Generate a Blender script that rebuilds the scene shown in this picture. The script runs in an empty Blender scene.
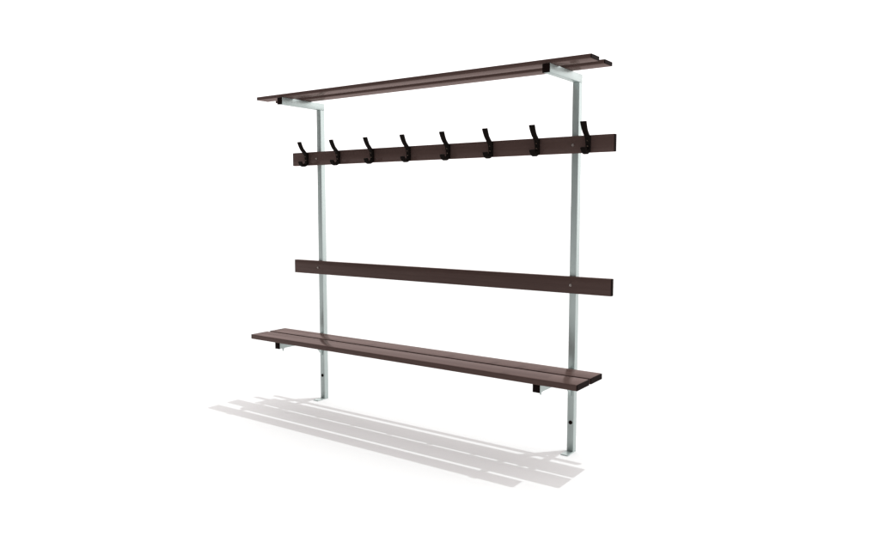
import bpy, bmesh, math
from mathutils import Vector, Matrix

C = bpy.context.scene.collection
R = math.radians

# ------------------------------------------------------------------ materials
def new_mat(name):
    m = bpy.data.materials.new(name); m.use_nodes = True
    nt = m.node_tree
    return m, nt, nt.nodes['Principled BSDF']

def lacquer(nt, b, rough, amount, tint=(1, 1, 1)):
    """thin satin coat: a fixed share of gloss over a matt body"""
    b.inputs['Specular IOR Level'].default_value = 0
    g = nt.nodes.new('ShaderNodeBsdfAnisotropic'); g.inputs['Roughness'].default_value = rough; g.inputs['Color'].default_value = (*tint, 1)
    mx = nt.nodes.new('ShaderNodeMixShader'); 
    lw = nt.nodes.new('ShaderNodeLayerWeight')                                # more gloss at a glancing angle, as any varnish
    p = nt.nodes.new('ShaderNodeMath'); p.operation = 'POWER'; p.inputs[1].default_value = 2.6
    ma = nt.nodes.new('ShaderNodeMath'); ma.operation = 'MULTIPLY_ADD'; ma.inputs[1].default_value = amount; ma.inputs[2].default_value = amount * .04
    nt.links.new(lw.outputs['Facing'], p.inputs[0]); nt.links.new(p.outputs[0], ma.inputs[0]); nt.links.new(ma.outputs[0], mx.inputs['Fac'])
    nt.links.new(b.outputs['BSDF'], mx.inputs[1]); nt.links.new(g.outputs['BSDF'], mx.inputs[2])
    nt.links.new(mx.outputs['Shader'], nt.nodes['Material Output'].inputs['Surface'])

def wood(name, dark, light, rough, spec):
    """dark brown stained board: faint long grain and a little gloss variation"""
    m, nt, b = new_mat(name)
    tc = nt.nodes.new('ShaderNodeTexCoord')
    mp = nt.nodes.new('ShaderNodeMapping'); mp.inputs['Scale'].default_value = (2.2, 70, 70)
    nt.links.new(tc.outputs['Object'], mp.inputs['Vector'])
    n = nt.nodes.new('ShaderNodeTexNoise')
    n.inputs['Scale'].default_value = 1.0; n.inputs['Detail'].default_value = 5; n.inputs['Roughness'].default_value = .6
    nt.links.new(mp.outputs['Vector'], n.inputs['Vector'])
    r = nt.nodes.new('ShaderNodeValToRGB')
    r.color_ramp.elements[0].position = .3; r.color_ramp.elements[0].color = (*dark, 1)
    r.color_ramp.elements[1].position = .72; r.color_ramp.elements[1].color = (*light, 1)
    nt.links.new(n.outputs['Fac'], r.inputs['Fac'])
    nt.links.new(r.outputs['Color'], b.inputs['Base Color'])
    mr = nt.nodes.new('ShaderNodeMapRange')
    mr.inputs['To Min'].default_value = rough - .05; mr.inputs['To Max'].default_value = rough + .05
    nt.links.new(n.outputs['Fac'], mr.inputs['Value']); nt.links.new(mr.outputs['Result'], b.inputs['Roughness'])
    bp = nt.nodes.new('ShaderNodeBump'); bp.inputs['Strength'].default_value = .06; bp.inputs['Distance'].default_value = .0006
    nt.links.new(n.outputs['Fac'], bp.inputs['Height']); nt.links.new(bp.outputs['Normal'], b.inputs['Normal'])
    lacquer(nt, b, rough, spec, (.92, .76, .73))
    return m

def metal(name, col, rough, var=.05, metallic=1.0):
    m, nt, b = new_mat(name)
    tc = nt.nodes.new('ShaderNodeTexCoord')
    n = nt.nodes.new('ShaderNodeTexNoise'); n.inputs['Scale'].default_value = 22; n.inputs['Detail'].default_value = 4
    nt.links.new(tc.outputs['Object'], n.inputs['Vector'])
    r = nt.nodes.new('ShaderNodeValToRGB')
    r.color_ramp.elements[0].color = (*[c * (1 - var) for c in col], 1)
    r.color_ramp.elements[1].color = (*[min(1, c * (1 + var)) for c in col], 1)
    nt.links.new(n.outputs['Fac'], r.inputs['Fac']); nt.links.new(r.outputs['Color'], b.inputs['Base Color'])
    mr = nt.nodes.new('ShaderNodeMapRange')
    mr.inputs['To Min'].default_value = rough - .04; mr.inputs['To Max'].default_value = rough + .04
    nt.links.new(n.outputs['Fac'], mr.inputs['Value']); nt.links.new(mr.outputs['Result'], b.inputs['Roughness'])
    b.inputs['Metallic'].default_value = metallic
    return m

def plastic(name, col, rough, spec=.3):
    m, nt, b = new_mat(name)
    n = nt.nodes.new('ShaderNodeTexNoise'); n.inputs['Scale'].default_value = 180
    tc = nt.nodes.new('ShaderNodeTexCoord'); nt.links.new(tc.outputs['Object'], n.inputs['Vector'])
    bp = nt.nodes.new('ShaderNodeBump'); bp.inputs['Strength'].default_value = .08; bp.inputs['Distance'].default_value = .0004
    nt.links.new(n.outputs['Fac'], bp.inputs['Height']); nt.links.new(bp.outputs['Normal'], b.inputs['Normal'])
    b.inputs['Base Color'].default_value = (*col, 1); b.inputs['Roughness'].default_value = rough
    lacquer(nt, b, rough, spec)
    return m

WOOD = wood('dark_brown_wood', (.074, .0460, .0405), (.090, .0575, .0512), .14, .195)
STEEL = metal('galvanised_steel', (.415, .474, .462), .40, .05, .55)
BOLT = metal('bolt_steel', (.30, .26, .245), .4)
BLACK = plastic('black_plastic', (.009, .005, .0045), .35, .03)
HOOK = plastic('black_enamel', (.007, .005, .0042), .3, .04)

# ------------------------------------------------------------------ mesh helpers
def link(name, bm, mat, parent=None, smooth=False):
    me = bpy.data.meshes.new(name)
    bmesh.ops.recalc_face_normals(bm, faces=bm.faces)
    bm.to_mesh(me); bm.free()
    me.materials.append(mat)
    if smooth:
        me.polygons.foreach_set('use_smooth', [True] * len(me.polygons))
        me.set_sharp_from_angle(angle=R(40))
    o = bpy.data.objects.new(name, me); C.objects.link(o)
    o.parent = parent
    return o

def add_box(bm, x0, x1, y0, y1, z0, z1, bev=0, seg=2):
    b = bmesh.new()
    bmesh.ops.create_cube(b, size=1)
    for v in b.verts:
        v.co = Vector(((x0 + x1) / 2 + v.co.x * (x1 - x0), (y0 + y1) / 2 + v.co.y * (y1 - y0), (z0 + z1) / 2 + v.co.z * (z1 - z0)))
    if bev:
        bmesh.ops.bevel(b, geom=b.edges[:], offset=bev, segments=seg, profile=.5, affect='EDGES')
    me = bpy.data.meshes.new('tmp'); b.to_mesh(me); b.free(); bm.from_mesh(me); bpy.data.meshes.remove(me)

def box(name, mat, parent, x0, x1, y0, y1, z0, z1, bev=0, seg=2):
    bm = bmesh.new(); add_box(bm, x0, x1, y0, y1, z0, z1, bev, seg)
    return link(name, bm, mat, parent, smooth=bev > 0)

def add_cyl(bm, p, axis, r, h, n=20, r2=None):
    """cylinder of length h centred on p along axis"""
    q = Vector(axis).to_track_quat('Z', 'Y').to_matrix().to_4x4()
    bmesh.ops.create_cone(bm, cap_ends=True, segments=n, radius1=r, radius2=r if r2 is None else r2, depth=h,
                          matrix=Matrix.Translation(p) @ q)

def add_strap(bm, path, x=0):
    """bent flat strap: path = (y, z, width, thickness) along its centre line, in the plane x = const"""
    rings = []
    for i, (y, z, w, t) in enumerate(path):
        a = path[max(i - 1, 0)]; c = path[min(i + 1, len(path) - 1)]
        d = Vector((0, c[0] - a[0], c[1] - a[1])).normalized()
        n = Vector((0, -d.z, d.y))
        ring = []
        cx, cy = w / 2 * 1.1, t / 2 * 1.25; b = t * .3
        for sx, sy in ((-cx + b, -cy), (cx - b, -cy), (cx, -cy + b), (cx, cy - b), (cx - b, cy), (-cx + b, cy), (-cx, cy - b), (-cx, -cy + b)):
            ring.append(bm.verts.new(Vector((x + sx, y, z)) + n * sy))
        rings.append(ring)
    for a, b in zip(rings, rings[1:]):
        for k in range(8):
            bm.faces.new((a[k], a[(k + 1) % 8], b[(k + 1) % 8], b[k]))
    bm.faces.new(rings[0]); bm.faces.new(list(reversed(rings[-1])))

def spline(pts, n=6):
    """Catmull-Rom through 4-component points"""
    out = []
    P = [pts[0]] + list(pts) + [pts[-1]]
    for i in range(1, len(P) - 2):
        for k in range(n):
            t = k / n
            out.append(tuple(.5 * (2 * b + (c - a) * t + (2 * a - 5 * b + 4 * c - d) * t * t + (3 * b - a - 3 * c + d) * t ** 3)
                             for a, b, c, d in zip(P[i - 1], P[i], P[i + 1], P[i + 2])))
    out.append(pts[-1])
    return out

# ------------------------------------------------------------------ setting: the white floor
def make_floor():
    bm = bmesh.new()
    n, rad = 96, 900
    c = bm.verts.new((0, 0, 0)); prev = None
    for r in (3, 12, 60, rad):
        ring = [bm.verts.new((r * math.cos(2 * math.pi * k / n), r * math.sin(2 * math.pi * k / n), 0)) for k in range(n)]
        for k in range(n):
            if prev is None: bm.faces.new((c, ring[k], ring[(k + 1) % n]))
            else: bm.faces.new((prev[k], ring[k], ring[(k + 1) % n], prev[(k + 1) % n]))
        prev = ring
    m, nt, b = new_mat('matt_white_floor')
    tc = nt.nodes.new('ShaderNodeTexCoord')
    n1 = nt.nodes.new('ShaderNodeTexNoise'); n1.inputs['Scale'].default_value = 1.3; n1.inputs['Detail'].default_value = 3
    nt.links.new(tc.outputs['Object'], n1.inputs['Vector'])
    r = nt.nodes.new('ShaderNodeValToRGB')
    r.color_ramp.elements[0].color = FLOOR_A; r.color_ramp.elements[1].color = FLOOR_B
    nt.links.new(n1.outputs['Fac'], r.inputs['Fac']); nt.links.new(r.outputs['Color'], b.inputs['Base Color'])
    b.inputs['Roughness'].default_value = .8; b.inputs['Specular IOR Level'].default_value = 0.1
    o = link('floor', bm, m); o['kind'] = 'structure'
FLOOR_A = (.784, .782, .779, 1); FLOOR_B = (.794, .792, .789, 1)
make_floor()

# ------------------------------------------------------------------ the bench
P = .8516          # posts at x = +-P, front faces at y = 0
W = .035           # steel section width
L = 1.0595         # half length of every board
bench = bpy.data.objects.new('cloakroom_bench', None); C.objects.link(bench)
bench['label'] = 'dark brown cloakroom bench with coat hooks, overhead shelf and two pale steel posts'
bench['category'] = 'bench'

ARM0, ARM1 = 1.8030, 1.8430     # shelf arms, bottom and top
SA0, SA1 = .3825, .4225         # seat arms

def bolt_head(name, parent, x, y, z):
    bm = bmesh.new()
    add_cyl(bm, (x, y - .0012, z), (0, -1, 0), .0068, .0020, 24)              # washer
    add_cyl(bm, (x, y - .0045, z), (0, -1, 0), .0050, .0040, 24, .0032)       # domed head
    o = link(name, bm, BOLT, parent, True)
    return o

for s in (-1, 1):
    x0, x1 = s * P - W / 2, s * P + W / 2
    # --- post
    post = box('post', STEEL, bench, x0, x1, 0, W, .005, ARM0, .0022, 2)
    box('foot_plate', STEEL, post, s * P - .022, x1, -.060, W, 0.0, .005, .0012, 1)
    bm = bmesh.new(); add_cyl(bm, (s * P + .0012, -.0008, .152), (0, -1, 0), .0098, .0022, 24)
    link('hole_plug', bm, BLACK, post)
    bm = bmesh.new()                                                          # brace between seat arm and post
    t = .004; tri = ((-.0008, SA0 - .0005), (-.085, SA0 - .0005), (-.0008, .283))
    f = [bm.verts.new((s * P - t, y, z)) for y, z in tri]; b = [bm.verts.new((s * P + t, y, z)) for y, z in tri]
    bm.faces.new(f); bm.faces.new(b[::-1])
    for k in range(3): bm.faces.new((f[k], b[k], b[(k + 1) % 3], f[(k + 1) % 3]))
    link('brace', bm, STEEL, post)
    # --- shelf arm, lying over the post head
    arm = box('shelf_arm', STEEL, bench, x0, x1, -.3070, W, ARM0 + .0005, ARM1, .0022, 2)
    box('end_cap', BLACK, arm, x0 - .0006, x1 + .0006, -.3125, -.3072, ARM0 - .0004, ARM1 - .0012, .0015, 2)
    # --- seat arm
    arm = box('seat_arm', STEEL, bench, x0, x1, -.3620, -.0006, SA0, SA1, .0022, 2)
    box('end_cap', BLACK, arm, x0 - .0006, x1 + .0006, -.3675, -.3622, SA0 - .0006, SA1 - .0012, .0015, 2)
    bm = bmesh.new()
    add_cyl(bm, (s * P, -.322, SA0 - .009), (0, 0, 1), .0042, .020, 16)
    add_cyl(bm, (s * P, -.322, SA0 - .0035), (0, 0, 1), .0078, .0065, 6)
    link('bolt', bm, STEEL, arm)

CAP = .004
def board(name, y0, y1, z0, z1, bev):
    o = box(name, WOOD, bench, -L + CAP, L - CAP, y0, y1, z0, z1, bev, 3)
    for s in (-1, 1):
        a, b = (L - CAP, L) if s > 0 else (-L, -L + CAP)
        box('end_cap', BLACK, o, a, b, y0 + .0004, y1 - .0004, z0 + .0004, z1 - .0004, .0012, 1)
    return o

board('shelf_slat', -.3011, -.2170, ARM1 + .0002, ARM1 + .0192, .0025)
board('shelf_slat', -.1562, -.0700, ARM1 + .0002, ARM1 + .0192, .0025)
board('seat_slat', -.3860, -.2575, SA1 + .0002, .4505, .0035)
board('seat_slat', -.2400, -.1135, SA1 + .0002, .4505, .0035)
BY = -.0230
back = board('backrest_board', BY, -.0002, .7973, .8795, .002)
hookb = board('hook_board', BY, -.0002, 1.4690, 1.5500, .002)
for o, z in ((back, .8375), (hookb, 1.5075)):
    for s in (-1, 1): bolt_head('bolt', o, s * P, BY, z)

# --- coat hooks: base plate, long upper arm with a flared tip, short curled lower prong
def hook_mesh():
    bm = bmesh.new()
    t = .0065
    add_box(bm, -.0115, .0115, BY - .0062, BY - .0002, 1.470, 1.545, .002, 2)            # base plate
    add_strap(bm, spline([(BY - .007, 1.490, .019, .0100), (BY - .009, 1.518, .0215, .0120), (BY - .015, 1.537, .0220, .0140), (BY - .029, 1.5515, .0225, .0135),
                          (BY - .0440, 1.566, .0235, .0125), (BY - .0560, 1.585, .0260, .0110), (BY - .0640, 1.602, .0278, .0090), (BY - .0660, 1.6080, .0280, .0080)]))
    add_strap(bm, spline([(BY - .006, 1.489, .020, .0090), (BY - .015, 1.474, .0215, .0130), (BY - .033, 1.4675, .0230, .0135), (BY - .049, 1.4710, .0245, .0120),
                          (BY - .0580, 1.4820, .0260, .0100), (BY - .0610, 1.4900, .0260, .0090)]))
    return bm
def screw_mesh():
    bm = bmesh.new()
    add_cyl(bm, (0, BY - .0150, 1.4985), (0, -1, .1), .0040, .0032, 16, .0030)
    add_cyl(bm, (0, BY - .0180, 1.5230), (0, -1, .2), .0036, .0032, 16, .0028)
    return bm
hook = link('coat_hook', hook_mesh(), HOOK, bench, True)
SCREW = metal('dark_screw_steel', (.22, .16, .125), .35)
screw = link('screw', screw_mesh(), SCREW, hook, True)
hook.location.x = -.930
for i in range(1, 8):
    h = hook.copy(); C.objects.link(h); h.location.x = -.930 + i * .2660
    k = screw.copy(); C.objects.link(k); k.parent = h

# ------------------------------------------------------------------ light: white studio surround + one key lamp
wd = bpy.data.worlds.new('World'); bpy.context.scene.world = wd; wd.use_nodes = True
nt = wd.node_tree; bg = nt.nodes['Background']
tc = nt.nodes.new('ShaderNodeTexCoord'); sx = nt.nodes.new('ShaderNodeSeparateXYZ')
nt.links.new(tc.outputs['Generated'], sx.inputs['Vector'])
mr = nt.nodes.new('ShaderNodeMapRange'); mr.interpolation_type = 'SMOOTHSTEP'
mr.inputs['From Min'].default_value = -.75; mr.inputs['From Max'].default_value = .1
mr.inputs['To Min'].default_value = .10; mr.inputs['To Max'].default_value = 1.52
nt.links.new(sx.outputs['Y'], mr.inputs['Value'])
# added glow in the surround, back right, to brighten the steel's right faces
dt = nt.nodes.new('ShaderNodeVectorMath'); dt.operation = 'DOT_PRODUCT'; dt.inputs[1].default_value = (.766, .643, 0)
nt.links.new(tc.outputs['Generated'], dt.inputs[0])
m2 = nt.nodes.new('ShaderNodeMapRange'); m2.interpolation_type = 'SMOOTHSTEP'
m2.inputs['From Min'].default_value = .55; m2.inputs['From Max'].default_value = .95
m2.inputs['To Min'].default_value = 0; m2.inputs['To Max'].default_value = .9
nt.links.new(dt.outputs['Value'], m2.inputs['Value'])
ad = nt.nodes.new('ShaderNodeMath'); ad.operation = 'ADD'
nt.links.new(mr.outputs['Result'], ad.inputs[0]); nt.links.new(m2.outputs['Result'], ad.inputs[1])
nt.links.new(ad.outputs[0], bg.inputs['Strength'])
bg.inputs['Color'].default_value = (1, .968, .966, 1)

sun = bpy.data.lights.new('key_light', 'SUN'); sun.energy = 1.2; sun.angle = R(.15); sun.color = (.93, 1, 1)
so = bpy.data.objects.new('key_light', sun); C.objects.link(so)
so.rotation_euler = Vector((-.118, -.136, -1)).to_track_quat('-Z', 'Y').to_euler()
so.location = (.6, .7, 5)

# ------------------------------------------------------------------ camera
cam = bpy.data.cameras.new('camera'); co = bpy.data.objects.new('camera', cam); C.objects.link(co)
cam.sensor_width = 36; cam.lens = 36 * 713.1517 / 880; cam.clip_start = .05; cam.clip_end = 3000
co.location = (2.3212, -3.1837, 1.2202)
yaw, pitch, roll = .6174, -.0912, -.0008
f = Vector((-math.sin(yaw) * math.cos(pitch), math.cos(yaw) * math.cos(pitch), math.sin(pitch)))
co.rotation_euler = (f.to_track_quat('-Z', 'Y')).to_euler()
sc = bpy.context.scene
sc.camera = co
sc.view_settings.view_transform = 'Standard'; sc.view_settings.look = 'None'
sc.view_settings.exposure = 0; sc.view_settings.gamma = 1
